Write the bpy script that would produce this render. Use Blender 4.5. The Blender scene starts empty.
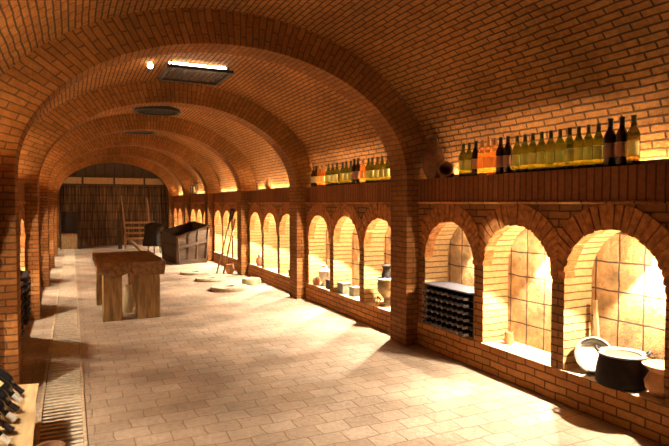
import bpy, bmesh, math, random
from mathutils import Vector, Matrix
random.seed(7)
R = math.radians
scene = bpy.context.scene
col = scene.collection
pi = math.pi

# ------------------------------------------------------------------ dimensions (metres)
AX = 1.333                 # axis of the vault
WALL = 1.857               # half width at the arcade wall face
PIER = 1.712               # half width at the pier faces
NDEP = 0.28                # niche depth
VA, VB, Z0 = 2.03, 1.41, 1.69   # vault ellipse, springing height
RA, RB = 1.712, 1.12       # rib intrados ellipse
LOW, LEDB = 0.24, 1.45     # low wall top, ledge underside
Y_BACK, Y_END = -1.4, 20.35
PITCH, RIB0, RIBW = 3.01, 4.69, 0.31
NR, NPITCH = 0.375, 0.865
RIBS = [1.3] + [RIB0 + PITCH * k for k in range(6)]
BAYC = [3.335 + PITCH * k for k in range(6)]
DRX0, DRX1 = -0.21, 0.043

# ------------------------------------------------------------------ materials
def new_mat(name):
    m = bpy.data.materials.new(name); m.use_nodes = True
    nt = m.node_tree
    b = nt.nodes['Principled BSDF']
    return m, nt, b
def N(nt, t, **kw):
    n = nt.nodes.new(t)
    for k, v in kw.items(): setattr(n, k, v)
    return n
def L(nt, a, b): nt.links.new(a, b)
def mixrgb(nt, mode, fac, a, b):
    n = N(nt, 'ShaderNodeMix', data_type='RGBA', blend_type=mode)
    for sock, val in ((n.inputs[0], fac), (n.inputs[6], a), (n.inputs[7], b)):
        if hasattr(val, 'is_linked'): L(nt, val, sock)
        elif isinstance(val, (tuple, list)): sock.default_value = (*val, 1) if len(val) == 3 else val
        else: sock.default_value = val
    return n.outputs[2]
def ramp(nt, src, stops):
    r = N(nt, 'ShaderNodeValToRGB')
    e = r.color_ramp.elements
    while len(e) < len(stops): e.new(0.5)
    for el, (p, c) in zip(e, stops):
        el.position = p; el.color = (*c, 1)
    L(nt, src, r.inputs[0])
    return r.outputs[0]

def brick_mat(name, c1, c2, mortar, bw=.21, rh=.07, ms=.007, offset=.5, bump=.6, warp=.012, stain=.5, rough=.9, grain=1.0, nscale=1.3, dist=.02, fscale=28):
    m, nt, b = new_mat(name)
    uv = N(nt, 'ShaderNodeUVMap')
    nz = N(nt, 'ShaderNodeTexNoise'); nz.inputs['Scale'].default_value = 5
    L(nt, uv.outputs[0], nz.inputs['Vector'])
    sub = N(nt, 'ShaderNodeVectorMath', operation='SUBTRACT'); L(nt, nz.outputs['Color'], sub.inputs[0]); sub.inputs[1].default_value = (.5, .5, .5)
    sc = N(nt, 'ShaderNodeVectorMath', operation='SCALE'); L(nt, sub.outputs[0], sc.inputs[0]); sc.inputs['Scale'].default_value = warp * 2
    ad = N(nt, 'ShaderNodeVectorMath', operation='ADD'); L(nt, uv.outputs[0], ad.inputs[0]); L(nt, sc.outputs[0], ad.inputs[1])
    br = N(nt, 'ShaderNodeTexBrick'); br.offset = offset
    L(nt, ad.outputs[0], br.inputs['Vector'])
    br.inputs['Color1'].default_value = (*c1, 1); br.inputs['Color2'].default_value = (*c2, 1); br.inputs['Mortar'].default_value = (*mortar, 1)
    br.inputs['Scale'].default_value = 1; br.inputs['Mortar Size'].default_value = ms; br.inputs['Mortar Smooth'].default_value = .35
    br.inputs['Brick Width'].default_value = bw; br.inputs['Row Height'].default_value = rh; br.inputs['Bias'].default_value = 0
    tc = N(nt, 'ShaderNodeTexCoord')
    big = N(nt, 'ShaderNodeTexNoise'); big.inputs['Scale'].default_value = nscale; big.inputs['Detail'].default_value = 4
    L(nt, tc.outputs['Object'], big.inputs['Vector'])
    fine = N(nt, 'ShaderNodeTexNoise'); fine.inputs['Scale'].default_value = fscale; fine.inputs['Detail'].default_value = 6; fine.inputs['Roughness'].default_value = .7
    L(nt, tc.outputs['Object'], fine.inputs['Vector'])
    v1 = ramp(nt, big.outputs['Fac'], [(.3, (1 - stain * .6,) * 3), (.7, (1 + stain * .25,) * 3)])
    v2 = ramp(nt, fine.outputs['Fac'], [(.25, (.62, .6, .58)), (.75, (1.2, 1.2, 1.2))])
    c = mixrgb(nt, 'MULTIPLY', 1.0, br.outputs['Color'], v1)
    c = mixrgb(nt, 'MULTIPLY', min(1, .8 * grain), c, v2)
    L(nt, c, b.inputs['Base Color'])
    b.inputs['Roughness'].default_value = rough
    b.inputs['Specular IOR Level'].default_value = .2
    h = N(nt, 'ShaderNodeMath', operation='MULTIPLY'); L(nt, br.outputs['Fac'], h.inputs[0]); h.inputs[1].default_value = -1.0
    h2 = N(nt, 'ShaderNodeMath', operation='MULTIPLY_ADD'); L(nt, fine.outputs['Fac'], h2.inputs[0]); h2.inputs[1].default_value = .9 * grain; L(nt, h.outputs[0], h2.inputs[2])
    bp = N(nt, 'ShaderNodeBump'); bp.inputs['Strength'].default_value = bump; bp.inputs['Distance'].default_value = dist
    L(nt, h2.outputs[0], bp.inputs['Height']); L(nt, bp.outputs[0], b.inputs['Normal'])
    return m

def plain(name, c, rough=.6, metal=0, noise=.25, nscale=18, bump=.15, spec=.4, stretch=(1, 1, 1), dark=None):
    m, nt, b = new_mat(name)
    tc = N(nt, 'ShaderNodeTexCoord')
    mp = N(nt, 'ShaderNodeMapping'); mp.inputs['Scale'].default_value = stretch
    L(nt, tc.outputs['Object'], mp.inputs[0])
    nz = N(nt, 'ShaderNodeTexNoise'); nz.inputs['Scale'].default_value = nscale; nz.inputs['Detail'].default_value = 5
    L(nt, mp.outputs[0], nz.inputs['Vector'])
    d = dark or tuple(x * (1 - noise) for x in c)
    cc = ramp(nt, nz.outputs['Fac'], [(.3, d), (.7, tuple(min(1, x * (1 + noise * .5)) for x in c))])
    L(nt, cc, b.inputs['Base Color'])
    b.inputs['Roughness'].default_value = rough; b.inputs['Metallic'].default_value = metal
    b.inputs['Specular IOR Level'].default_value = spec
    bp = N(nt, 'ShaderNodeBump'); bp.inputs['Strength'].default_value = bump; bp.inputs['Distance'].default_value = .01
    L(nt, nz.outputs['Fac'], bp.inputs['Height']); L(nt, bp.outputs[0], b.inputs['Normal'])
    return m

def glassy(name, c, rough=.06, ior=1.2, trans=1.0):
    m, nt, b = new_mat(name)
    b.inputs['Base Color'].default_value = (*c, 1); b.inputs['Transmission Weight'].default_value = trans
    b.inputs['Roughness'].default_value = rough; b.inputs['IOR'].default_value = ior
    return m
def paper(name, c):
    m, nt, b = new_mat(name)
    b.inputs['Base Color'].default_value = (*c, 1); b.inputs['Roughness'].default_value = .8
    tr = N(nt, 'ShaderNodeBsdfTranslucent'); tr.inputs[0].default_value = (*c, 1)
    mx = N(nt, 'ShaderNodeMixShader'); mx.inputs[0].default_value = .25
    out = nt.nodes['Material Output']
    L(nt, b.outputs[0], mx.inputs[1]); L(nt, tr.outputs[0], mx.inputs[2]); L(nt, mx.outputs[0], out.inputs[0])
    return m
def emit(name, c, s):
    m, nt, b = new_mat(name)
    b.inputs['Base Color'].default_value = (*c, 1)
    b.inputs['Emission Color'].default_value = (*c, 1); b.inputs['Emission Strength'].default_value = s
    return m

M = {}
BR1, BR2, MOR = (.38, .165, .048), (.27, .105, .028), (.10, .046, .018)
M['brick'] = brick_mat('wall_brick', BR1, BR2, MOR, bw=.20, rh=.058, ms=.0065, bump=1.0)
M['shade_brick'] = brick_mat('shade_wall_brick', (.24, .10, .03), (.17, .066, .018), MOR, bw=.20, rh=.058, ms=.0065, bump=1.0)  # darker copy of the wall brick, left side's shade put into the colour
M['jamb'] = brick_mat('jamb_brick', (.62, .38, .155), (.52, .29, .10), (.20, .10, .04), bw=.9, rh=.0575, ms=.0055, offset=.5, bump=.8)
M['pier'] = brick_mat('pier_brick', (.34, .135, .034), (.25, .09, .021), (.12, .055, .022), bw=.19, rh=.0525, ms=.0055, bump=1.0)
M['vault'] = brick_mat('vault_brick', (.47, .195, .050), (.40, .155, .038), (.11, .05, .018), bw=.185, rh=.0515, ms=.0075, bump=1.0, warp=.009, grain=1.25, dist=.045, fscale=24)
M['ledge'] = brick_mat('ledge_brick', (.31, .115, .036), (.23, .075, .022), (.10, .042, .018), bw=.26, rh=.062, ms=.006, offset=0, bump=.9, warp=.004)
M['low'] = brick_mat('low_wall_brick', (.52, .225, .065), (.40, .155, .04), (.12, .055, .022), bw=.20, rh=.060, ms=.0065, bump=.9)
M['ring'] = plain('arch_ring_brick', (.42, .16, .045), .9, noise=.5, nscale=22, bump=.5, spec=.2)
M['tile'] = brick_mat('niche_stone_tile', (.72, .44, .19), (.62, .34, .125), (.17, .10, .06), bw=.19, rh=.205, ms=.007, offset=0, bump=1.0, warp=.012, stain=.7, grain=1.3, nscale=6, dist=.05, fscale=17)
M['floor'] = brick_mat('floor_paver', (.47, .355, .26), (.39, .28, .195), (.29, .20, .13), bw=.215, rh=.155, ms=.0055, bump=.5, warp=.026, stain=.6, rough=.75, grain=.9, nscale=1.6)
M['sill'] = plain('sill_stone', (.70, .52, .34), .9, noise=.3, nscale=14, bump=.3)
M['curb'] = plain('drain_kerb_stone', (.52, .38, .24), .85, noise=.35, nscale=20)
M['slat'] = plain('grate_bar', (.62, .50, .36), .6, noise=.3, nscale=25)
M['black'] = plain('drain_dark', (.03, .02, .014), .9)
M['wood'] = plain('old_table_wood', (.20, .095, .031), .6, noise=.55, nscale=9, bump=.4, stretch=(3, .5, 3))
M['leg_wood'] = plain('table_leg_wood', (.27, .15, .048), .65, noise=.55, nscale=9, bump=.4, stretch=(4, 4, .5))
M['vat_wood'] = plain('vat_wood', (.050, .024, .009), .7, noise=.5, nscale=10, bump=.4, stretch=(.6, .6, 4))
M['pale_wood'] = plain('pale_wood', (.36, .21, .085), .7, noise=.4, nscale=12, stretch=(3, 3, .6))
M['dark_wood'] = plain('dark_wood', (.075, .042, .02), .7, noise=.4, nscale=12, stretch=(3, 3, .6))
M['plank'] = plain('sand_plank', (.42, .28, .13), .7, noise=.3, nscale=8, stretch=(4, .5, 1))
M['beam'] = plain('beige_beam', (.50, .33, .15), .8, noise=.25)
M['iron'] = plain('black_iron', (.022, .018, .016), .55, noise=.4, spec=.4)
M['soot'] = plain('cauldron_black', (.018, .012, .010), .85, noise=.5, spec=.2, bump=.4)
M['steel'] = plain('tinned_steel', (.22, .20, .175), .5, metal=.3, noise=.3)
M['white_metal'] = plain('white_enamel', (.40, .36, .30), .5, noise=.2)
M['clay'] = plain('terracotta', (.46, .22, .09), .85, noise=.3)
M['dark_clay'] = plain('dark_clay', (.16, .065, .026), .8, noise=.4)
M['pink_clay'] = plain('pink_clay', (.62, .33, .22), .85, noise=.3)
M['brass'] = plain('old_brass', (.26, .19, .095), .45, metal=.5, noise=.4)
M['stone'] = plain('grindstone', (.42, .31, .20), .9, noise=.35, nscale=14, bump=.5)
M['green_stone'] = plain('green_stone', (.33, .30, .17), .9, noise=.35)
M['greybox'] = plain('dusty_grey_green', (.20, .20, .14), .7, noise=.3)
M['slate'] = plain('rack_top_grey', (.06, .05, .06), .7, noise=.3)
M['rack_wood'] = plain('rack_frame_wood', (.10, .07, .055), .7, noise=.4)
M['rack_pale'] = plain('rack_slat_pale', (.30, .235, .18), .7, noise=.3)
M['dk_glass'] = plain('dark_bottle_glass', (.012, .012, .012), .12, noise=.1, bump=0, spec=.6)
M['red_glass'] = plain('red_wine_bottle_glass', (.022, .006, .006), .12, noise=.1, bump=0, spec=.6)
M['white_wine'] = glassy('white_wine_glass', (.125, .15, .014))
M['olive_wine'] = glassy('olive_glass', (.16, .14, .03))
M['rose_wine'] = glassy('rose_glass', (1.0, .50, .13))
M['cream'] = paper('cream_label', (.66, .58, .25))
M['pinkpaper'] = paper('pink_label', (.60, .32, .24))
M['orangepaper'] = paper('orange_label', (.85, .52, .20))
M['olive_foil'] = plain('olive_foil', (.085, .065, .02), .35, metal=.4, noise=.2, bump=0)
M['dk_foil'] = plain('dark_foil', (.02, .012, .012), .35, noise=.2, bump=0)
M['grey_foil'] = plain('grey_foil', (.25, .22, .22), .35, metal=.5, noise=.2, bump=0)
M['pale_foil'] = plain('pale_foil', (.62, .56, .48), .4, metal=.2, noise=.2, bump=0)
M['gravel'] = plain('pale_gravel', (.62, .50, .40), .9, noise=.4)
WARM = (1.0, .88, .68)
M['tube'] = emit('tube_light', (1.0, .74, .38), 130)
M['hatch_light'] = emit('hatch_light', (1.0, .84, .58), 22)
M['bulb'] = emit('bulb_light', (1.0, .80, .45), 25)

def reed_mat():
    m, nt, b = new_mat('reed_mat')
    tc = N(nt, 'ShaderNodeTexCoord')
    mp = N(nt, 'ShaderNodeMapping'); mp.inputs['Scale'].default_value = (28, 1, 1.1)
    L(nt, tc.outputs['Object'], mp.inputs[0])
    nz = N(nt, 'ShaderNodeTexNoise'); nz.inputs['Scale'].default_value = 1.6; nz.inputs['Detail'].default_value = 5
    L(nt, mp.outputs[0], nz.inputs['Vector'])
    c = ramp(nt, nz.outputs['Fac'], [(.35, (.026, .012, .005)), (.5, (.09, .045, .018)), (.68, (.24, .13, .055))])
    wv = N(nt, 'ShaderNodeTexWave', wave_type='BANDS', bands_direction='Z'); wv.inputs['Scale'].default_value = 1.1; wv.inputs['Distortion'].default_value = .4
    L(nt, tc.outputs['Object'], wv.inputs['Vector'])
    w = ramp(nt, wv.outputs['Fac'], [(.0, (.6, .6, .6)), (.12, (1, 1, 1))])
    c = mixrgb(nt, 'MULTIPLY', 1, c, w)
    L(nt, c, b.inputs['Base Color']); b.inputs['Roughness'].default_value = .9
    bp = N(nt, 'ShaderNodeBump'); bp.inputs['Strength'].default_value = .8; bp.inputs['Distance'].default_value = .02
    L(nt, nz.outputs['Fac'], bp.inputs['Height']); L(nt, bp.outputs[0], b.inputs['Normal'])
    return m
M['reed'] = reed_mat()

# ------------------------------------------------------------------ mesh builder
class MB:
    def __init__(s): s.v = []; s.f = []; s.uv = []; s.mi = []; s.sm = []
    def face(s, pts, uvs=None, mi=0, smooth=False):
        n = len(s.v); s.v += [tuple(p) for p in pts]
        s.f.append(list(range(n, n + len(pts))))
        if uvs is None:
            a, b_, c = Vector(pts[0]), Vector(pts[1]), Vector(pts[-1])
            nn = (b_ - a).cross(c - a); ax = max(range(3), key=lambda i: abs(nn[i]))
            i, j = [(1, 2), (0, 2), (0, 1)][ax]
            uvs = [(p[i], p[j]) for p in pts]
        s.uv.append(uvs); s.mi.append(mi); s.sm.append(smooth)
    def hexa(s, b, t, mi=0):
        """b, t: four bottom and four top corners (counter-clockwise from above)"""
        s.face(b[::-1], mi=mi); s.face(t, mi=mi)
        for i in range(4):
            j = (i + 1) % 4
            s.face([b[i], b[j], t[j], t[i]], mi=mi)
    def box(s, c, d, rot=None, mi=0):
        x, y, z = d[0] / 2, d[1] / 2, d[2] / 2
        P = [Vector(p) for p in ((-x, -y, -z), (x, -y, -z), (x, y, -z), (-x, y, -z), (-x, -y, z), (x, -y, z), (x, y, z), (-x, y, z))]
        if rot is not None: P = [rot @ p for p in P]
        P = [p + Vector(c) for p in P]
        s.hexa(P[:4], P[4:], mi)
    def bar(s, p0, p1, w, d, mi=0):
        p0, p1 = Vector(p0), Vector(p1); dv = p1 - p0
        q = dv.to_track_quat('Z', 'Y').to_matrix()
        s.box((p0 + p1) / 2, (w, d, dv.length), q, mi)
    def tube(s, path, r, seg=8, mi=0, cap=True):
        path = [Vector(p) for p in path]; rr = r if isinstance(r, (list, tuple)) else [r] * len(path)
        rings = []
        for i, p in enumerate(path):
            d = (path[min(i + 1, len(path) - 1)] - path[max(i - 1, 0)]).normalized()
            q = d.to_track_quat('Z', 'Y').to_matrix()
            rings.append([p + q @ Vector((rr[i] * math.cos(2 * pi * k / seg), rr[i] * math.sin(2 * pi * k / seg), 0)) for k in range(seg)])
        for a, b in zip(rings, rings[1:]):
            for k in range(seg):
                j = (k + 1) % seg
                s.face([a[k], a[j], b[j], b[k]], mi=mi, smooth=True)
        if cap: s.face(rings[0][::-1], mi=mi); s.face(rings[-1], mi=mi)
    def lathe(s, prof, seg=20, c=(0, 0, 0), mat=None, mi=0, wob=None, a0=0, a1=2 * pi):
        c = Vector(c); full = abs(a1 - a0 - 2 * pi) < 1e-6
        rings = []
        for (r, z) in prof:
            ring = []
            for k in range(seg if full else seg + 1):
                a = a0 + (a1 - a0) * k / seg
                q = r * (wob(a, z) if wob else 1)
                p = Vector((q * math.cos(a), q * math.sin(a), z))
                ring.append((mat @ p if mat is not None else p) + c)
            rings.append(ring)
        n = len(rings[0])
        for i, (a, b) in enumerate(zip(rings, rings[1:])):
            for k in range(n if full else n - 1):
                j = (k + 1) % n
                if prof[i][0] < 1e-6: s.face([a[k], b[j], b[k]], mi=mi, smooth=True)
                elif prof[i + 1][0] < 1e-6: s.face([a[k], a[j], b[k]], mi=mi, smooth=True)
                else: s.face([a[k], a[j], b[j], b[k]], mi=mi, smooth=True)
    def build(s, name, mats, parent=None, bevel=0, merge=True, sharp=40):
        me = bpy.data.meshes.new(name)
        me.from_pydata(s.v, [], s.f)
        uvl = me.uv_layers.new(name='UVMap')
        flat = [c for u in s.uv for p in u for c in (p[0], p[1])]
        uvl.data.foreach_set('uv', flat)
        if not isinstance(mats, (list, tuple)): mats = [mats]
        for m in mats: me.materials.append(m)
        me.polygons.foreach_set('material_index', s.mi)
        me.polygons.foreach_set('use_smooth', s.sm)
        if merge:
            bm = bmesh.new(); bm.from_mesh(me)
            bmesh.ops.remove_doubles(bm, verts=bm.verts, dist=1e-5)
            if bevel:
                ed = [e for e in bm.edges if len(e.link_faces) == 2 and e.calc_face_angle(0) > R(30)]
                bmesh.ops.bevel(bm, geom=ed, offset=bevel, segments=2, profile=.6, affect='EDGES')
            for e in bm.edges:
                if len(e.link_faces) == 2 and e.calc_face_angle(0) > R(sharp): e.smooth = False
            bm.to_mesh(me); bm.free()
        me.update()
        o = bpy.data.objects.new(name, me); col.objects.link(o)
        if parent: o.parent = parent
        return o

def tag(o, label=None, cat=None, group=None, kind=None):
    if label: o['label'] = label
    if cat: o['category'] = cat
    if group: o['group'] = group
    if kind: o['kind'] = kind
    return o
def struct(o, label=None): o['kind'] = 'structure'; return o
def thing(name, loc, label, cat, group=None, rot=(0, 0, 0)):
    o = bpy.data.objects.new(name, None); o.empty_display_size = .1; col.objects.link(o)
    o.location = loc; o.rotation_euler = rot
    return tag(o, label, cat, group)
def copy_tree(o, parent=None):
    c = o.copy(); col.objects.link(c)
    if parent: c.parent = parent
    for ch in list(o.children): copy_tree(ch, c)
    return c
ORD = ['first', 'second', 'third', 'fourth', 'fifth', 'sixth', 'seventh', 'eighth', 'ninth', 'tenth', 'eleventh', 'twelfth']

# ------------------------------------------------------------------ the shell
def SX(side, off): return AX + side * off      # side +1 right, -1 left

# floor: pavers either side of the drain channel
mb = MB()
for x0, x1 in ((SX(-1, WALL) - .1, DRX0 - .016), (DRX1 + .016, SX(1, WALL) + .1)):
    mb.face([(x0, Y_BACK, 0), (x1, Y_BACK, 0), (x1, Y_END, 0), (x0, Y_END, 0)])
floor = struct(mb.build('floor', M['floor']))
mb = MB()
mb.face([(DRX0, Y_BACK, -.09), (DRX1, Y_BACK, -.09), (DRX1, Y_END, -.09), (DRX0, Y_END, -.09)])
mb.face([(DRX0, Y_BACK, -.09), (DRX0, Y_END, -.09), (DRX0, Y_END, 0), (DRX0, Y_BACK, 0)])
mb.face([(DRX1, Y_BACK, -.09), (DRX1, Y_BACK, 0), (DRX1, Y_END, 0), (DRX1, Y_END, -.09)])
mb.build('drain_channel', M['black'], floor)
for xc in (DRX0 - .008, DRX1 + .008):
    mb = MB(); y = Y_BACK
    while y < Y_END:
        l = random.uniform(.5, .9)
        mb.box((xc + random.uniform(-.003, .003), y + l / 2, -.03), (.020, l - .008, .078)); y += l
    mb.build('drain_kerb', M['curb'], floor)
mb = MB(); y = .6
while y < 19.6:
    mb.box(((DRX0 + DRX1) / 2, y + random.uniform(-.006, .006), -.012), (DRX1 - DRX0 - .006, .036, .022), Matrix.Rotation(random.uniform(-.02, .02), 3, 'Z')); y += .068
g = mb.build('drain_grate', M['slat'], floor)

# vault
mb = MB(); NA = 56
def ell(t, a, b): return (AX + a * math.cos(t), Z0 + b * math.sin(t))
def arc_pts(a, b, n):
    pts = [ell(pi * i / n, a, b) for i in range(n + 1)]; s = [0]
    for p, q in zip(pts, pts[1:]): s.append(s[-1] + math.hypot(q[0] - p[0], q[1] - p[1]))
    return pts, s
pts, sl = arc_pts(VA, VB, NA)
NYV = 8
for i in range(NA):
    for j in range(NYV):
        ya, yb = Y_BACK + (Y_END - Y_BACK) * j / NYV, Y_BACK + (Y_END - Y_BACK) * (j + 1) / NYV
        (xa, za), (xb, zb) = pts[i], pts[i + 1]
        mb.face([(xa, ya, za), (xa, yb, za), (xb, yb, zb), (xb, ya, zb)], [(ya, sl[i]), (yb, sl[i]), (yb, sl[i + 1]), (ya, sl[i + 1])], smooth=True)
ceiling = struct(mb.build('ceiling', M['vault']))

# ribs with their piers
for y0 in RIBS:
    y1 = y0 + RIBW
    mb = MB()
    inner, outer = [], []
    for z in (0, .4, .8, 1.2, Z0): inner.append((AX + PIER, z)); outer.append((AX + WALL + .06, z))
    ip, _ = arc_pts(RA, RB, 48); op, _ = arc_pts(VA + .03, VB + .03, 48)
    inner += ip[1:]; outer += op[1:]; outer[4] = (AX + VA + .02, Z0)
    outer[3] = (AX + WALL + .06, Z0 - .002)
    inner[3] = (AX + PIER, Z0 - .002)
    for z in (Z0 - .002, .8, .4, 0): inner.append((AX - PIER, z)); outer.append((AX - WALL - .06, z))
    s = [0]
    for p, q in zip(inner, inner[1:]): s.append(s[-1] + math.hypot(q[0] - p[0], q[1] - p[1]))
    for i in range(len(inner) - 1):
        a, b, c, d = inner[i], inner[i + 1], outer[i + 1], outer[i]
        la, lb = math.hypot(d[0] - a[0], d[1] - a[1]), math.hypot(c[0] - b[0], c[1] - b[1])
        for y, fl in ((y0, False), (y1, True)):
            P = [(a[0], y, a[1]), (b[0], y, b[1]), (c[0], y, c[1]), (d[0], y, d[1])]
            U = [(.02, s[i]), (.02, s[i + 1]), (.02 + lb, s[i + 1]), (.02 + la, s[i])]
            if fl: P, U = P[::-1], U[::-1]
            mb.face(P, U)
        mb.face([(a[0], y0, a[1]), (a[0], y1, a[1]), (b[0], y1, b[1]), (b[0], y0, b[1])],
                [(0, s[i]), (.31, s[i]), (.31, s[i + 1]), (0, s[i + 1])], smooth=True)
    struct(mb.build('brick_rib_arch', M['pier'], sharp=35))

# walls with three niches to a bay
def build_wall(side, name):
    X = SX(side, WALL); XB = SX(side, WALL + NDEP)
    def q(mb, P, U, **k):
        if side < 0: P, U = P[::-1], U[::-1]
        mb.face(P, U, **k)
    front = MB()
    def strip(ya, yb, za, zb, za2=None):
        za2 = za if za2 is None else za2
        q(front, [(X, ya, za), (X, yb, za2), (X, yb, zb), (X, ya, zb)][::-1], [(ya, za), (yb, za2), (yb, zb), (ya, zb)][::-1])
    niches = []
    y = Y_BACK
    for k, c in enumerate(BAYC):
        for j in (-1, 0, 1):
            yc = c + j * NPITCH - .035 * 0
            strip(y, yc - NR, LOW, LEDB)
            n = 18; sp = 1.28 - NR
            ap = [(yc - NR * math.cos(pi * i / n), sp + NR * math.sin(pi * i / n)) for i in range(n + 1)]
            for (ya, za), (yb, zb) in zip(ap, ap[1:]): strip(ya, yb, za, LEDB, zb)
            niches.append((k, j, yc, ap)); y = yc + NR
    strip(y, Y_END, LOW, LEDB)
    w = struct(front.build(name, M['brick' if side > 0 else 'shade_brick'], merge=True))
    # jambs and back panel of each niche
    for (k, j, yc, ap) in niches:
        prof = [(yc - NR, LOW)] + ap + [(yc + NR, LOW)]
        s = [0]
        for p, r in zip(prof, prof[1:]): s.append(s[-1] + math.hypot(r[0] - p[0], r[1] - p[1]))
        jm = MB()
        for i in range(len(prof) - 1):
            (ya, za), (yb, zb) = prof[i], prof[i + 1]
            q(jm, [(X, ya, za), (X, yb, zb), (XB, yb, zb), (XB, ya, za)][::-1],
              [(0, LOW + s[i]), (0, LOW + s[i + 1]), (NDEP, LOW + s[i + 1]), (NDEP, LOW + s[i])][::-1], smooth=True)
        jm.build('niche_jamb', M['jamb'], w, sharp=60)
        bk = MB()
        P = [(XB, a, b) for a, b in prof]; U = [(a - yc + .04, b - LOW + .03) for a, b in prof]
        q(bk, P, U)
        bk.build('niche_back', M['tile'], w)
        if k < 6:
            rg = MB(); nb = 25; ro = NR + .165
            for i in range(nb):
                t0, t1 = pi * (i + .07) / nb, pi * (i + .93) / nb
                ri = NR - random.uniform(0, .012); dep = random.uniform(.004, .016)
                ya_ = lambda r, t: max(-.428, min(.428, -r * math.cos(t)))
                pr = [(ya_(r, t), sp + r * math.sin(t)) for r, t in ((ri, t0), (ri, t1), (ro, t1), (ro, t0))]
                xf, xr = SX(side, WALL - dep), SX(side, WALL + .09)
                rg.hexa([(xr, yc + a, b) for a, b in pr], [(xf, yc + a, b) for a, b in pr])
            rg.build('arch_ring', M['ring'], w, merge=False)
    # low wall, sill on top of it, moulding and ledge
    lo = MB(); xl = SX(side, WALL - .012)
    q(lo, [(xl, Y_BACK, 0), (xl, Y_END, 0), (xl, Y_END, LOW), (xl, Y_BACK, LOW)][::-1], [(Y_BACK, 0), (Y_END, 0), (Y_END, LOW), (Y_BACK, LOW)][::-1])
    lo.build('low_wall', M['low'], w)
    si = MB()
    q(si, [(xl, Y_BACK, LOW), (xl, Y_END, LOW), (XB, Y_END, LOW), (XB, Y_BACK, LOW)][::-1], [(0, 0), (1, 0), (1, 1), (0, 1)][::-1])
    si.build('sill', M['sill'], w)
    le = MB(); xe = SX(side, WALL - .004); xv = SX(side, VA + .01)
    q(le, [(xe, Y_BACK, LEDB), (xe, Y_END, LEDB), (xe, Y_END, Z0), (xe, Y_BACK, Z0)][::-1], [(.01, Y_BACK), (.01, Y_END), (.25, Y_END), (.25, Y_BACK)][::-1])
    q(le, [(xe, Y_BACK, Z0), (xe, Y_END, Z0), (xv, Y_END, Z0), (xv, Y_BACK, Z0)][::-1], [(0, Y_BACK), (0, Y_END), (.2, Y_END), (.2, Y_BACK)][::-1])
    le.build('ledge', M['ledge'], w)
    mo = MB(); y = 1.7
    mo.tube([(SX(side, WALL - .006), Y_BACK, LEDB + .004), (SX(side, WALL - .006), Y_END, LEDB + .004)], .012, 8)
    mo.build('moulding', M['low'], w)
    return niches
niR = build_wall(1, 'wall_right')
niL = build_wall(-1, 'wall_left')

# end wall: reed matting under a beam, dark boards above, and the wall behind the camera
mb = MB(); x0, x1 = SX(-1, VA + .1), SX(1, VA + .1)
mb.face([(x0, Y_END - .05, 0), (x1, Y_END - .05, 0), (x1, Y_END - .05, 2.08), (x0, Y_END - .05, 2.08)])
we = struct(mb.build('wall_end', M['reed']))
mb = MB()
for i in range(14):
    xa = x0 + (x1 - x0) * i / 14
    mb.box((xa + .15, Y_END - .03, 2.72), ((x1 - x0) / 14 - .015, .03, .84))
mb.build('dark_boards', M['dark_wood'], we)
mb = MB()
for xa, xb in ((x0, .3), (.36, 1.28), (1.34, 2.26), (2.32, x1)):
    mb.box(((xa + xb) / 2, Y_END - .1, 2.20), (xb - xa, .08, .21))
mb.build('beam_panel', M['beam'], we)
mb = MB()
for xa in (.33, 1.31, 2.29): mb.box((xa, Y_END - .1, 2.21), (.06, .12, .27))
mb.box((AX, Y_END - .09, 2.07), (x1 - x0, .09, .05)); mb.box((AX, Y_END - .09, 2.33), (x1 - x0, .09, .04))
mb.build('beam_post', M['dark_wood'], we)
mb = MB()
mb.face([(x0, Y_BACK, 0), (x0, Y_BACK, 3.2), (x1, Y_BACK, 3.2), (x1, Y_BACK, 0)])
struct(mb.build('wall_back', M['brick']))

# ------------------------------------------------------------------ ceiling hatches
def lattice(mb, w, l, z, clip=None):
    n = 5
    for i in range(-n, n + 1):
        for sgn in (1, -1):
            p0 = Vector((i * w / n - w, -l / 2 * sgn, z)); p1 = Vector((i * w / n + w, l / 2 * sgn, z))
            pts = [p0.lerp(p1, t / 40) for t in range(41)]
            if clip: pts = [p for p in pts if math.hypot(p.x, p.y) < clip]
            else: pts = [p for p in pts if abs(p.x) < w / 2]
            if len(pts) > 1: mb.bar(pts[0], pts[-1], .012, .006)
h = thing('ceiling_grate', (1.38, 6.87, 3.01), 'square dark metal ceiling grate with light above its near edge, nearest of the hatches', 'grate', 'ceiling grates')
mb = MB()
for a, b in (((-.385, -.36, 0), (.385, -.36, 0)), ((-.385, .36, 0), (.385, .36, 0)), ((-.36, -.36, 0), (-.36, .36, 0)), ((.36, -.36, 0), (.36, .36, 0))): mb.bar(a, b, .032, .032)
mb.build('frame', M['iron'], h)
mb = MB(); lattice(mb, .7, .7, .005); mb.build('lattice', M['iron'], h, merge=False)
for sx in (-.33, .33):
    for sy in (-.33, .33):
        mb = MB(); mb.tube([(sx, sy, 0), (sx, sy, .10)], .01); mb.build('hanger', M['iron'], h)
t = MB(); t.tube([(-.33, 0, 0), (.33, 0, 0)], .013, 10)
t = t.build('tube_lamp', M['hatch_light']); t.location = (1.36, 6.57, 3.062); tag(t, 'added glow strip for light leaking above the near edge of the square ceiling grate', 'lamp')  # glowing tube added in place of light leaking around the hatch
t = MB(); t.lathe([(0, -.05), (.022, -.04), (.032, -.015), (.028, .005), (.015, .02), (0, .02)], 12)
t = t.build('bulb_lamp', M['bulb']); t.location = (.83, 6.62, 3.03); tag(t, 'small bright bulb on the vault left of the square ceiling grate', 'lamp')
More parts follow.
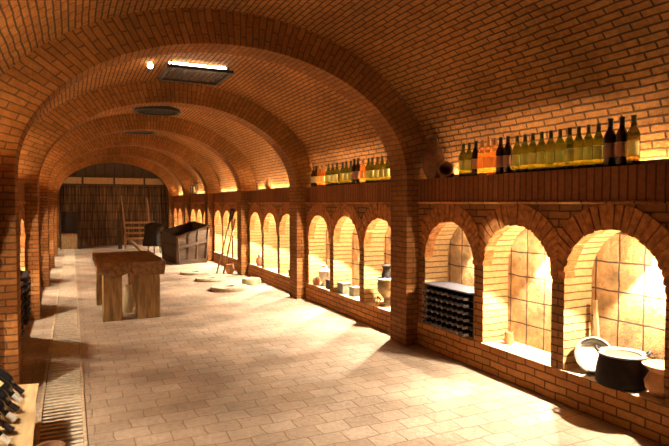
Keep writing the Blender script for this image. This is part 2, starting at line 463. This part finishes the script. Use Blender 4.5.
for y, lab in ((10.05, 'round dark ceiling grate in the third bay, beyond the square one'), (13.05, 'round dark ceiling grate farthest down the vault')):
    h = thing('ceiling_grate', (1.37, y, 3.05), lab, 'grate', 'ceiling grates')
    mb = MB(); mb.lathe([(.34, -.02), (.39, -.02), (.39, .05), (.34, .05), (.34, -.02)], 32); mb.build('frame', M['iron'], h)
    mb = MB(); lattice(mb, .7, .7, .0, clip=.35); mb.build('lattice', M['iron'], h, merge=False)

# ------------------------------------------------------------------ bottles
def bottle_profile(r=.0375, hgt=.305):
    k = r / .0375; q = hgt / .305
    return [(0, .012 * q), (.025 * k, .004), (.034 * k, 0), (r, .008), (r, .185 * q), (.035 * k, .2 * q), (.027 * k, .219 * q), (.018 * k, .235 * q), (.0145 * k, .25 * q), (.014 * k, .292 * q), (.0155 * k, .293 * q), (.0155 * k, .302 * q), (.012 * k, .305 * q), (0, .305 * q)]
def make_bottle(glass, paper_m, foil, r=.0375, hgt=.305, seg=16, lab=(.06, .15)):
    mb = MB(); mb.lathe(bottle_profile(r, hgt), seg)
    o = mb.build('wine_bottle', glass)
    q = hgt / .305; k = r / .0375
    if paper_m:
        mb = MB(); mb.lathe([(r + .0008, lab[0] * q), (r + .0008, lab[1] * q)], 10, a0=pi - .98, a1=pi + .98)
        mb.build('paper_label', paper_m, o)
    if paper_m and glass.name != 'rose_glass':
        mb = MB(); mb.lathe([(0, -.0008), (r * .9, -.0008), (r + .0006, .006), (r + .0006, .028)], 14); mb.build('base', M['dk_glass'], o)
    if foil:
        mb = MB(); mb.lathe([(.0155 * k, .252 * q), (.015 * k, .291 * q), (.017 * k, .292 * q), (.017 * k, .304 * q), (.012 * k, .3065 * q), (0, .3065 * q)], 12)
        mb.build('foil_capsule', foil, o)
    return o
KIND = {
    'white': (M['white_wine'], M['cream'], M['olive_foil'], 'white wine bottle with cream label'),
    'olive': (M['olive_wine'], M['cream'], M['olive_foil'], 'olive green wine bottle with cream label'),
    'red': (M['red_glass'], M['pinkpaper'], M['dk_foil'], 'dark red wine bottle with pinkish label'),
    'rose': (M['rose_wine'], M['orangepaper'], M['clay'], 'amber rosé wine bottle with orange label'),
}
_first = {}
def put_bottle(kind, loc, label, group, scale=1.0):
    if kind not in _first:
        o = make_bottle(*KIND[kind][:3]); _first[kind] = o
    else:
        o = copy_tree(_first[kind])
    o.location = loc; o.rotation_euler = (0, 0, random.uniform(-.2, .2) + R(36)); o.scale = (scale,) * 3
    tag(o, label, 'bottle', group)
    return o
def shelf_y(x, X=3.262): return (609.3 * X / (x - 72) - .4305 * X) / .9026
XS = 3.262
near = [('white', 462.5), ('white', 468.5), ('red', 475), ('rose', 480.9), ('rose', 487.2), ('rose', 493.5), ('red', 500), ('red', 507)]
near += [('white', x) for x in (516, 524, 532, 540.5, 549.5, 558.5, 568, 577.5, 587, 597)] + [('red', 608.5), ('red', 620), ('olive', 632)]
run = {}
seqs = {0: 'left pair beside the amber ones', 2: '', 3: '', 6: '', 8: '', 18: ''}
labs = ['white wine bottle first from the left on the near ledge, by the lying jar', 'white wine bottle second from the left on the near ledge',
        'single dark red bottle just left of the amber bottles on the near ledge',
        'left amber rosé bottle of three on the near ledge', 'middle amber rosé bottle of three on the near ledge', 'right amber rosé bottle of three on the near ledge',
        'dark red bottle just right of the amber bottles on the near ledge', 'dark red bottle just left of the row of ten white wines']
labs += [f'white wine bottle, {ORD[i]} from the left in the near row of ten' for i in range(10)]
labs += ['dark bottle with pink label just right of the row of ten white wines', 'middle dark bottle of the tall three at the right end of the near ledge', 'olive bottle with pale shoulder label, last at the right end of the near ledge']
for (kd, x), lb in zip(near, labs):
    sc = 1.0 if kd == 'white' else (1.06 if x > 600 else 1.02)
    put_bottle(kd, (XS + random.uniform(-.004, .004), shelf_y(x), Z0), lb, 'wine bottles on the near ledge', sc)
far = [('white', 313.2), ('white', 316.2), ('rose', 319.4), ('rose', 323), ('white', 328), ('white', 332.3), ('white', 336.6), ('white', 342.3), ('white', 346.3), ('white', 350.3),
       ('red', 354), ('red', 358), ('rose', 363), ('white', 368), ('white', 372.3), ('white', 377), ('white', 382), ('white', 387.5)]
for i, (kd, x) in enumerate(far):
    nm = {'white': 'pale green white wine', 'rose': 'amber rosé', 'red': 'dark red wine'}[kd]
    lb = f'{nm} bottle, {ORD[i]} from the left on the second ledge' if i < 10 else f'{nm} bottle, {ORD[17 - i]} from the right on the second ledge'
    put_bottle(kd, (XS + random.uniform(-.006, .006), shelf_y(x), Z0), lb, 'wine bottles on the second ledge', 1.0 if kd != 'red' else 1.06)

# tube lamps lying behind the bottles on every ledge
names = ['near', 'second', 'third', 'fourth', 'fifth', 'farthest']
for side, sn in ((1, 'right'), (-1, 'left')):
    for k, c in enumerate(BAYC):
        o = thing('tube_lamp', (SX(side, 2.0), c, Z0), '', 'lamp')
        mb = MB(); mb.tube([(0, -1.2, .016), (0, 1.2, .016)], .012, 8); mb.build('tube', M['tube'], o)
        mb = MB(); mb.box((-side * .026, 0, .017), (.004, 2.44, .034)); mb.box((-side * .006, 0, .0015), (.044, 2.44, .003)); mb.build('shade', M['steel'], o)
        tag(o, f'glowing tube lamp lying at the back of the {names[k]} {sn} ledge', 'lamp', 'ledge tube lamps')

# ------------------------------------------------------------------ racks of lying bottles
def bottle_lying(foil):
    return make_bottle(M['dk_glass'], None, foil, r=.0305, hgt=.29, seg=12)
lying = {}
def make_rack(loc, side, rows, cols, label, where, foil, slat, group, cp=.0735, rp=.064, top=True):
    """front of the rack is local -x (towards the aisle), base at z=0"""
    dep = .31; W = cols * cp + .02; Hh = rows * rp + .02
    rk = thing('wine_rack', loc, label, 'wine rack', rot=(0, 0, 0 if side > 0 else pi))
    for s in ((-1, 1) if top else ()):
        mb = MB(); mb.box((dep / 2 + .04, s * (W / 2 - .005), Hh / 2), (dep - .08, .010, Hh)); mb.build('side_panel', M['rack_wood'], rk)
    mb = MB()
    for i in range(rows + 1):
        for xx in (.115, dep - .03):
            mb.box((xx, 0, .003 + i * rp), (.022, W - .022, .004) if top else (.05, W, .008))
    mb.build('shelf_slat', slat, rk)
    if top:
        mb = MB(); mb.box((dep / 2 + .015, 0, Hh + .006), (dep - .03, W, .012)); mb.build('top_board', M['slate'], rk, bevel=.002)
    key = foil.name
    rn = ['top row'] + [f'{ORD[i]} row from the top' for i in range(1, rows)]
    for i in range(rows):
        for j in range(cols):
            if key not in lying: lying[key] = o = bottle_lying(foil)
            else: o = copy_tree(lying[key])
            lx = .302 + random.uniform(-.012, .0); ly = (j - (cols - 1) / 2) * cp; lz = .0355 + i * rp
            if side > 0: p = (loc[0] + lx, loc[1] - ly, loc[2] + lz)
            else: p = (loc[0] - lx, loc[1] - ly, loc[2] + lz)
            o.location = p; o.rotation_euler = (0, -pi / 2 if side > 0 else pi / 2, 0)
            tag(o, f'dark bottle in {where}, {rn[rows - 1 - i]}, {ORD[j]} from left', 'bottle', group)
    return rk
make_rack((3.115, BAYC[0] + NPITCH - .0, LOW), 1, 6, 9, 'dark rack full of lying bottles with grey top, in the near right niche', 'the right rack', M['grey_foil'], M['rack_wood'], 'bottles lying in the right rack', cp=.079)
for k, jn, rows, cols, nm in ((1, -1, 8, 7, 'nearest'), (1, 0, 8, 7, 'second'), (2, -1, 7, 7, 'third'), (3, -1, 5, 6, 'farthest')):
    make_rack((-.405, BAYC[k] + jn * NPITCH, LOW), -1, rows, cols, f'wine rack of lying bottles in the left wall, {nm} of four from the camera', f'the {nm} left rack', M['dk_foil'], M['rack_pale'], f'bottles lying in the {nm} left rack', cp=.085, top=False)

# the plank with tilted bottles at the near left
mb = MB()
edge = [(-.60, 1.7), (-.22, 1.7), (-.195, 2.4), (-.192, 3.0), (-.2, 3.35), (-.214, 3.7), (-.214, 4.05), (-.60, 4.13)]
mb.face([(x, y, LOW + .03) for x, y in edge]); mb.face([(x, y, LOW) for x, y in edge][::-1])
for i in range(len(edge)):
    a, b = edge[i], edge[(i + 1) % len(edge)]
    mb.face([(*a, LOW), (*b, LOW), (*b, LOW + .03), (*a, LOW + .03)])
o = mb.build('display_plank', M['plank']); tag(o, 'sand coloured plank under tilted bottles at the near left', 'plank')
mb = MB()
for y in (1.9, 3.0, 3.95): mb.box((-.42, y, LOW / 2), (.18, .12, LOW))
struct(mb.build('brick_support', M['low']))
tl = ['farthest', 'second farthest', 'third farthest', 'fourth farthest', 'fifth farthest', 'nearest']
papers = [None, M['cream'], None, M['cream'], M['cream'], M['pinkpaper']]
for i, (ty, pp) in enumerate(zip((3.83, 3.68, 3.51, 3.355, 3.20, 3.05), papers)):
    o = make_bottle(M['dk_glass'] if i != 4 else M['red_glass'], pp, M['dk_foil'] if i % 2 == 0 else M['pale_foil'], lab=(.05, .17))
    tip = Vector((-.29, ty, LOW + .05)); d = Vector((.68, -.18, -.62)).normalized()
    base = tip - d * .305
    q = d.to_track_quat('Z', 'Y'); o.rotation_mode = 'QUATERNION'; o.rotation_quaternion = q
    o.location = base
    tag(o, f'dark wine bottle tilted neck down on the plank at near left, {tl[i]} of six', 'bottle', 'tilted bottles on the plank')
mb = MB()
mb.hexa([(0, -.75, 0), (.10, -.75, 0), (.10, .42, 0), (0, .42, 0)], [(0, -.75, .115), (.05, -.75, .07), (.05, .42, .07), (0, .42, .115)])
o = mb.build('bottle_rest', M['dark_wood']); o.location = (-.515, 3.6, LOW + .03); tag(o, 'dark sloping wooden rest under the tilted bottles on the plank', 'bottle rest')

# dark jar on the drain at the bottom edge
h = thing('dark_jar', (-.115, 2.93, 0), 'dark round jar on the drain grate at the bottom left', 'jar')
mb = MB(); mb.lathe([(0, 0), (.07, 0), (.10, .08), (.105, .16), (.085, .235), (.06, .262), (.068, .285), (.055, .285), (.045, .262), (0, .22)], 24); mb.build('body', M['dark_clay'], h)

# ------------------------------------------------------------------ floor furniture
# heavy table
t = thing('wooden_table', (.64, 7.95, 0), 'heavy rustic wooden table of two thick slabs on block legs', 'table')
def slab(name, x0, x1, rnd):
    mb = MB(); n = 9; pr = []
    z0, z1 = .555, .725
    ya, yb = -.80, .80
    pr.append((x0, z1)); pr.append((x1, z1))
    for i in range(n + 1):
        a = pi * i / n
        pr.append(((x0 + x1) / 2 + (x1 - x0) / 2 * math.cos(a) ** (1 if rnd else 1) * (1 if rnd else .96), z0 + .09 - (.09 * math.sin(a) if rnd else (.09 if 0 < i < n else .02))))
    pr = pr[::-1]
    f0 = [(x, ya + .02 * math.sin(x * 9), z) for x, z in pr]; f1 = [(x, yb + .03 * math.sin(x * 7), z) for x, z in pr]
    mb.face(f0[::-1]); mb.face(f1)
    for i in range(len(pr)):
        j = (i + 1) % len(pr)
        mb.face([f0[i], f0[j], f1[j], f1[i]])
    bm_ = mb.build(name, M['wood'], t, bevel=.008)
slab('top_slab', -.385, .005, True); slab('top_slab', .01, .415, False)
for (lx, ly, w, d) in ((-.21, -.61, .225, .26), (.215, -.60, .275, .26), (-.25, .60, .2, .24), (.2, .6, .24, .24)):
    mb = MB(); mb.hexa([(lx - w / 2, ly - d / 2, 0), (lx + w / 2, ly - d / 2, 0), (lx + w / 2, ly + d / 2, 0), (lx - w / 2, ly + d / 2, 0)],
                       [(lx - w * .46, ly - d / 2, .575), (lx + w * .5, ly - d / 2, .575), (lx + w * .5, ly + d / 2, .575), (lx - w * .46, ly + d / 2, .575)])
    mb.build('leg', M['leg_wood'], t, bevel=.012)
h = thing('stone_jug', (.655, 7.72, 0), 'pale rounded stone jug on the floor under the wooden table', 'jug')
mb = MB(); mb.lathe([(0, 0), (.07, 0), (.085, .08), (.075, .17), (.05, .25), (.04, .33), (.05, .36), (.035, .36), (.03, .3), (0, .28)], 20); mb.build('body', M['plank'], h)

# vat
v = thing('wooden_vat', (2.55, 14.2, 0), 'large dark wooden treading vat with slanting rim, against the right wall', 'vat')
def vp(x, y, z): return Vector((x - 2.55, y - 14.2, z))
Bq = [vp(2.24, 13.22, .1), vp(2.93, 13.52, .1), vp(2.9, 15.2, .1), vp(2.16, 14.95, .1)]
Tq = [vp(2.20, 13.12, .645), vp(3.0, 13.45, .88), vp(2.98, 15.3, .92), vp(2.10, 15.0, .68)]
cb = sum(Bq, Vector()) / 4; ct = sum(Tq, Vector()) / 4
Bi = [b + (cb - b).normalized() * .06 + Vector((0, 0, .04)) for b in Bq]; Ti = [p + (ct - p).normalized() * .06 for p in Tq]
for i in range(4):
    j = (i + 1) % 4; mb = MB()
    mb.hexa([Bq[i], Bq[j], Bi[j], Bi[i]], [Tq[i], Tq[j], Ti[j], Ti[i]])
    mb.build('side_board', M['vat_wood'], v)
mb = MB(); mb.face(Bi); mb.face(Bq[::-1]); mb.build('bottom_board', M['vat_wood'], v)
for i in range(4):
    mb = MB(); mb.bar(Bq[i] - Vector((0, 0, .1)), Tq[i], .06, .06); mb.build('corner_post', M['dark_wood'], v)
for f in (.33, .66):
    mb = MB(); a, b = Bq[0].lerp(Bq[1], f), Tq[0].lerp(Tq[1], f); n = Vector((.35, -.9, 0)) * .012
    mb.bar(a + n, b + n, .035, .02); mb.build('batten', M['dark_wood'], v)
for i in range(4):
    mb = MB(); j = (i + 1) % 4; mb.bar(Tq[i] + Vector((0, 0, .012)), Tq[j] + Vector((0, 0, .012)), .07, .04); mb.build('rim', M['vat_wood'], v)
    mb = MB(); mb.bar(Bq[i] + Vector((0, 0, -.05)), Bq[j] + Vector((0, 0, -.05)), .09, .1); mb.build('base_beam', M['vat_wood'], v)
    mb = MB(); mb.bar(Bq[i].lerp(Tq[i], .55) , Bq[j].lerp(Tq[j], .55), .05, .07); mb.build('band', M['vat_wood'], v)

# black fluted vessel on thin legs
h = thing('black_vessel', (2.12, 16.55, 0), 'black fluted vessel on thin legs between the slatted stand and the vat', 'vessel')
mb = MB(); mb.lathe([(0, .26), (.24, .24), (.31, .22), (.30, .34), (.27, .55), (.255, .70), (.27, .76), (.23, .84), (.12, .88), (0, .89)], 48,
                    wob=lambda a, z: 1 + .05 * math.sin(12 * a) * max(0, min(1, (.75 - z) / .5))); mb.build('body', M['soot'], h)
for a in (0.4, 2.5, 4.6):
    mb = MB(); mb.tube([(.17 * math.cos(a), .17 * math.sin(a), .3), (.2 * math.cos(a), .2 * math.sin(a), 0)], .014); mb.build('leg', M['iron'], h)
mb = MB(); mb.lathe([(0, 0), (.03, 0), (.025, .04), (0, .05)], 12, c=(0, 0, .885)); mb.build('knob', M['steel'], h)

# threshing frame
f = thing('slatted_stand', (1.85, 17.9, 0), 'old wooden slatted stand with two tall poles, before the reed wall', 'stand')
for sx, tp in ((-.36, (-.47, .35, 1.68)), (.34, (.30, .35, 1.6))):
    mb = MB(); mb.tube([(sx, .1, .22), ((sx + tp[0]) / 2 + .01, .22, .9), tp], [.03, .026, .018]); mb.build('pole', M['pale_wood'], f)
    mb = MB(); mb.bar((sx, .55, .42), (sx + .36, -.75, .03), .07, .08); mb.build('runner', M['pale_wood'], f)
    mb = MB(); mb.bar((sx, .5, 0), (sx, .5, .45), .06, .06); mb.build('post', M['pale_wood'], f)
for z, y in ((.36, .02), (.52, .12), (.68, .16), (.84, .2)):
    mb = MB(); mb.bar((-.38, y, z), (.36, y, z), .05, .06); mb.build('slat', M['pale_wood'], f)
mb = MB(); mb.bar((0, 0, 0), (-.02, .3, .92), .12, .03)
o = mb.build('dark_board', M['dark_wood']); o.location = (1.33, 18.2, .03); tag(o, 'dark narrow board leaning beside the slatted stand', 'board')

# cabinet by the end wall
c = thing('small_cabinet', (-.09, 19.3, 0), 'narrow wooden cabinet, dark open upper half, against the end wall', 'cabinet')
mb = MB()
for s in (-1, 1): mb.box((s * .245, 0, .59), (.035, .36, 1.18))
mb.box((0, 0, 1.165), (.525, .36, .03)); mb.box((0, .17, .6), (.48, .02, 1.14)); mb.box((0, 0, .50), (.46, .34, .03))
mb.build('case', M['vat_wood'], c)
mb = MB(); mb.box((0, -.165, .25), (.45, .02, .48)); mb.build('panel', M['pale_wood'], c)

# grindstones
def disc(loc, r, th, hole, mat, label, cat='grindstone', name='grindstone', group='round stones on the floor'):
    mb = MB(); wob = lambda a, z: 1 + .02 * math.sin(3 * a + loc[1])
    mb.lathe([(hole, 0), (r, 0), (r + .006, th * .5), (r - .01, th), (hole, th), (hole, 0)], 36, wob=wob)
    o = mb.build(name, mat); o.location = loc; tag(o, label, cat, group)
disc((2.36, 9.05, 0), .31, .06, .085, M['stone'], 'flat round grindstone with a hole, nearest of three on the floor')
disc((2.34, 10.3, 0), .285, .05, .07, M['stone'], 'flat round grindstone with a hole, middle of three on the floor')
disc((2.26, 11.4, 0), .29, .045, .08, M['stone'], 'flat round grindstone with a hole, farthest of three, near the vat')
disc((2.88, 9.5, 0), .17, .105, .035, M['green_stone'], 'thick round greenish stone by the foot of the right low wall', 'stone', 'round_stone')

# long tools leaning on the third pier
for (fx, fy, tx, ty, tz, hd, lb) in ((2.66, 11.2, 3.03, 11.33, 1.28, True, 'long handled tool leaning by the third pier, dark head at its top'),
                                      (2.79, 11.16, 3.06, 11.22, 1.12, False, 'second long wooden pole leaning by the third pier')):
    h = thing('long_tool', (fx, fy, 0), lb, 'tool')
    p1 = Vector((tx - fx, ty - fy, tz))
    mb = MB(); mb.tube([(0, 0, 0), p1], .018, 8); mb.build('handle', M['leg_wood'], h)
    if hd:
        mb = MB(); d = p1.normalized(); mb.hexa(*[[p1 * k + Vector((sx * w, sy * .012, 0)) for sx, sy in ((-1, -1), (1, -1), (1, 1), (-1, 1))] for k, w in ((.86, .03), (1.04, .05))]); mb.build('blade', M['iron'], h)
h = thing('clay_pot', (2.92, 11.13, 0), 'small clay pot on the floor at the foot of the leaning tools', 'pot')
mb = MB(); mb.lathe([(0, 0), (.06, 0), (.095, .07), (.09, .13), (.065, .17), (.075, .19), (.06, .19), (.05, .16), (0, .12)], 20); mb.build('body', M['clay'], h)

# ------------------------------------------------------------------ things in the niches
def lathe_thing(name, loc, prof, mat, label, cat, seg=24, part='body'):
    h = thing(name, loc, label, cat)
    mb = MB(); mb.lathe(prof, seg); mb.build(part, mat, h)
    return h
# cauldron
h = thing('cauldron', (3.30, 2.455, LOW), 'big black cauldron with pale rim on the near right sill', 'cauldron')
mb = MB(); mb.lathe([(0, 0), (.150, 0), (.163, .018), (.164, .05), (.155, .12), (.138, .20), (.128, .20), (.135, .12), (.14, .05), (0, .04)], 32); mb.build('body', M['soot'], h)
mb = MB(); mb.lathe([(.112, .196), (.132, .194), (.156, .205), (.156, .213), (.132, .216), (.112, .206), (.112, .196)], 32); mb.build('rim', M['steel'], h)
for s in (-1, 1):
    mb = MB(); a = R(125) if s < 0 else R(-55)
    q = Matrix.Rotation(a, 3, 'Z')
    mb.tube([q @ Vector(p) for p in ((.135, -.04, .205), (.155, -.03, .23), (.162, 0, .24), (.155, .03, .23), (.135, .04, .205))], .009, 8); mb.build('handle', M['iron'], h)
mb = MB(); mb.lathe([(0, .186), (.112, .19), (.112, .196), (0, .192)], 24); mb.build('lid', M['brass'], h)
# sieve leaning on the jamb
h = thing('round_sieve', (3.345, 2.715, LOW + .122), 'round pale pan with grey rim leaning on the brick beside the cauldron', 'pan')
nrm = Vector((-.62, -.66, .40)).normalized(); qm = nrm.to_track_quat('Z', 'Y').to_matrix()
mb = MB(); mb.lathe([(.104, -.035), (.122, -.035), (.13, .035), (.118, .035), (.104, -.025), (.104, -.035)], 32, mat=qm); mb.build('rim', M['steel'], h)
mb = MB(); mb.lathe([(0, -.03), (.105, -.03), (.115, .01), (.108, .01), (.098, -.022), (0, -.022)], 32, mat=qm); mb.build('plate', M['white_metal'], h)
mb = MB(); mb.bar((0, 0, 0), (-.01, .035, .50), .03, .025); o = mb.build('wooden_stick', M['pale_wood']); o.location = (3.44, 2.745, LOW); tag(o, 'grey wooden stick standing in the niche corner behind the round pan', 'stick')
# pots at the right edge
lathe_thing('clay_bowl_pot', (3.32, 2.185, LOW), [(0, 0), (.06, 0), (.10, .05), (.108, .09), (.085, .135), (.075, .155), (.115, .19), (.12, .2), (.108, .2), (.07, .165), (0, .16)], M['clay'], 'terracotta pot with flared rim at the right edge, beside the cauldron', 'pot')
# mug and gravel in the middle niche
h = thing('stone_mug', (3.37, 3.585, LOW), 'small clay mug on the sill of the near middle niche', 'mug')
mb = MB(); mb.lathe([(0, 0), (.036, 0), (.04, .03), (.034, .08), (.037, .105), (.03, .105), (.028, .08), (0, .04)], 18); mb.build('body', M['clay'], h)
mb = MB(); mb.tube([(-.03, .015, .09), (-.055, .03, .08), (-.06, .03, .05), (-.035, .018, .03)], .006, 6); mb.build('handle', M['clay'], h)
mb = MB()
for i in range(120):
    u = random.random(); r = random.uniform(.004, .011)
    px, py = random.gauss(3.33 + .03 * math.sin(u * 9), .03), 2.95 + u * .5
    px = min(max(px, 3.23), 3.44)
    prof = [(0, -r * .2), (r, r * .2), (r * .7, r * .8), (0, r)]
    mb.lathe(prof, 6, c=(px, py, LOW + r * .15))
o = mb.build('gravel', M['gravel'], merge=False); tag(o, 'pale loose gravel spread on the sill of the near middle niche', 'gravel', kind='stuff')

# second bay
h = thing('brass_urn', (3.33, 5.56, LOW), 'tall old brass urn on a foot, in the niche beyond the near pier', 'urn')
mb = MB(); mb.lathe([(0, 0), (.085, 0), (.08, .025), (.035, .05), (.032, .09), (.06, .12), (.10, .17), (.108, .2), (.108, .27), (.1, .3), (.05, .31), (0, .31)], 28); mb.build('body', M['brass'], h)
mb = MB(); mb.lathe([(0, .305), (.115, .305), (.118, .32), (.11, .33), (0, .33)], 28); mb.build('collar', M['white_metal'], h)
mb = MB(); mb.lathe([(0, .33), (.055, .33), (.06, .36), (.04, .43), (.05, .46), (.07, .475), (.03, .485), (0, .50)], 24); mb.build('lid', M['soot'], h)
h = thing('iron_trivet', (3.34, 5.74, LOW), 'small black iron trivet on the sill left of the brass urn', 'trivet')
mb = MB(); mb.bar((-.05, -.04, .09), (.05, .04, .02), .012, .012); mb.build('bar', M['iron'], h)
for p in ((-.05, -.04, .09), (.03, .025, .035), (-.03, .05, .06)):
    mb = MB(); mb.tube([(p[0], p[1], p[2]), (p[0] * .9, p[1] + .02, 0)], .006, 6); mb.build('leg', M['iron'], h)
def box_thing(name, loc, d, mat, label, lidm=None):
    h = thing(name, loc, label, 'box')
    mb = MB(); mb.box((0, 0, d[2] * .43), (d[0], d[1], d[2] * .86)); mb.build('body', mat, h, bevel=.006)
    mb = MB(); mb.box((0, 0, d[2] * .93), (d[0] + .012, d[1] + .012, d[2] * .14)); mb.build('lid', lidm or mat, h, bevel=.006)
box_thing('grey_box', (3.285, 6.58, LOW), (.13, .17, .145), M['greybox'], 'larger grey green box in the middle niche of the second bay')
box_thing('grey_box', (3.32, 6.33, LOW), (.12, .13, .12), M['greybox'], 'smaller grey green box in the middle niche of the second bay')
h = thing('samovar', (3.32, 7.30, LOW), 'pale metal samovar in the far niche of the second bay', 'samovar')
mb = MB(); mb.lathe([(0, 0), (.055, 0), (.05, .03), (.03, .05), (.06, .09), (.085, .16), (.09, .22), (.06, .25), (.035, .26), (.04, .3), (0, .31)], 24); mb.build('body', M['white_metal'], h)
mb = MB(); mb.tube([(-.08, 0, .14), (-.12, 0, .13), (-.125, 0, .11)], .01, 8); mb.build('spout', M['brass'], h)
for s in (-1, 1):
    mb = MB(); mb.tube([(0, s * .08, .22), (0, s * .115, .22), (0, s * .12, .17), (0, s * .085, .15)], .008, 6); mb.build('handle', M['brass'], h)
lathe_thing('red_pot', (3.25, 7.44, LOW), [(0, 0), (.04, 0), (.06, .04), (.055, .08), (.04, .1), (.045, .11), (.035, .11), (0, .08)], M['pink_clay'], 'small reddish pot left of the pale samovar', 'pot')
box_thing('dark_box', (3.27, 7.0, LOW), (.09, .11, .13), M['iron'], 'small dark box right of the pale samovar')
# third bay
lathe_thing('pink_pot', (3.30, 10.18, LOW), [(0, 0), (.09, 0), (.12, .06), (.115, .12), (.09, .15), (.1, .165), (.08, .165), (0, .12)], M['pink_clay'], 'wide pinkish pot in the far niche of the third bay', 'pot')
h = lathe_thing('white_teapot', (3.30, 10.18, LOW + .122), [(0, 0), (.06, 0), (.085, .05), (.07, .10), (.03, .12), (.012, .14), (0, .145)], M['white_metal'], 'white teapot standing in the wide pinkish pot', 'teapot')
mb = MB(); mb.tube([(-.05, -.05, .05), (-.08, -.08, .08), (-.09, -.09, .12)], .012, 8); mb.build('spout', M['white_metal'], h)
h = lathe_thing('white_jug', (3.36, 8.56, LOW), [(0, 0), (.06, 0), (.085, .06), (.08, .13), (.045, .18), (.055, .21), (.04, .21), (0, .16)], M['white_metal'], 'white jug in the near niche of the third bay', 'jug')
mb = MB(); mb.tube([(.06, .04, .19), (.1, .06, .17), (.1, .06, .1), (.07, .045, .08)], .008, 6); mb.build('handle', M['white_metal'], h)
box_thing('dark_box', (3.26, 8.50, LOW), (.06, .11, .10), M['iron'], 'small dark box in front of the white jug')
# on the ledges
h = thing('clay_jug', (3.25, 9.62, Z0), 'orange clay jug standing on the third ledge', 'jug')
mb = MB(); mb.lathe([(0, 0), (.045, 0), (.065, .06), (.06, .12), (.03, .17), (.025, .2), (.035, .22), (.025, .22), (0, .19)], 20); mb.build('body', M['clay'], h)
mb = MB(); mb.tube([(-.03, .0, .2), (-.07, 0, .18), (-.075, 0, .13), (-.055, 0, .11)], .008, 6); mb.build('handle', M['clay'], h)
h = thing('iron_lantern', (3.24, 16.3, Z0), 'square iron lantern on the fifth ledge, far down the right wall', 'lantern')
mb = MB()
for sx in (-.09, .06):
    for sy in (-.14, .14): mb.box((sx, sy, .13), (.022, .022, .26))
mb.box((-.015, 0, .012), (.18, .31, .024)); mb.box((-.015, 0, .262), (.18, .31, .024)); mb.build('frame', M['iron'], h)
mb = MB(); mb.box((-.015, 0, .13), (.02, .02, .2)); mb.build('candle', M['cream'], h)
h = thing('dark_amphora', (3.225, 4.50, Z0), 'tall dark clay amphora on the near ledge against the brick pier', 'amphora')
mb = MB(); mb.lathe([(0, 0), (.06, 0), (.105, .1), (.115, .19), (.09, .28), (.045, .34), (.035, .40), (.055, .43), (.04, .43), (0, .38)], 24,
                    ); mb.build('body', M['dark_clay'], h)
for s in (-1, 1):
    mb = MB(); mb.tube([(0, s * .035, .41), (-.0, s * .08, .40), (0, s * .09, .34), (0, s * .075, .30)], .009, 6); mb.build('handle', M['dark_clay'], h)
h = thing('lying_jar', (3.235, 4.28, Z0 + .076), 'dark jar lying on its side, mouth outward, left of the bottles', 'jar')
qm = Vector((-.72, -.55, .06)).normalized().to_track_quat('Z', 'Y').to_matrix()
mb = MB(); mb.lathe([(0, -.12), (.04, -.115), (.072, -.07), (.072, .0), (.058, .04), (.056, .055), (.074, .075), (.06, .075), (.04, .05), (.04, -.02), (0, -.08)], 24, mat=qm); mb.build('body', M['dark_clay'], h)

# ------------------------------------------------------------------ light
def point(loc, e, r, aim, cone, name='niche_light', c=WARM):
    l = bpy.data.lights.new(name, 'SPOT'); l.energy = e; l.color = c; l.shadow_soft_size = r
    l.spot_size = R(cone); l.spot_blend = .15
    o = bpy.data.objects.new(name, l); o.location = loc; col.objects.link(o); o.rotation_euler = Vector(aim).to_track_quat('-Z', 'Y').to_euler(); return o
for ni, side, ea, eb in ((niR, 1, 36, 215), (niL, -1, 24, 75)):
    for (k, j, yc, ap) in ni:
        f = .75 if (k, side) == (0, -1) else .5 if k == 5 else (.4 if (k, j, side) in ((0, 1, 1), (1, -1, -1), (1, 0, -1), (2, -1, -1), (3, -1, -1)) else 1)
        # a shaded lamp on the near jamb washing the niche, and one over the sill shining down and out
        point((SX(side, WALL + .15), yc - .25, 1.115), ea * f, .025, (.80 * side, .60, .0), 164)
        point((SX(side, WALL + .25), yc - .12, 1.08), eb * f, .02, (-.40 * side, 0, -1), 98)
# added spots, no known lamp there, throwing a small pool on the arcade
for y in (3.55, 6.30): point((.2, y - .5, 1.72), 420, .02, (3.19 - .2, .5, 1.17 - 1.72), 5.2, 'added_spot')

w = bpy.data.worlds.new('world'); w.use_nodes = True; scene.world = w
w.node_tree.nodes['Background'].inputs[0].default_value = (.02, .011, .005, 1)
w.node_tree.nodes['Background'].inputs[1].default_value = 1

# ------------------------------------------------------------------ camera
cam = bpy.data.cameras.new('camera'); co = bpy.data.objects.new('camera', cam); col.objects.link(co)
cam.sensor_width = 36; cam.lens = 550 * 36 / 669; cam.clip_start = .05
co.location = (0, 0, 1.45); co.rotation_euler = (R(90 - 2.08), 0, R(-25.5))
scene.camera = co
scene.view_settings.view_transform = 'Standard'
scene.view_settings.look = 'None'
scene.view_settings.exposure = 0.36
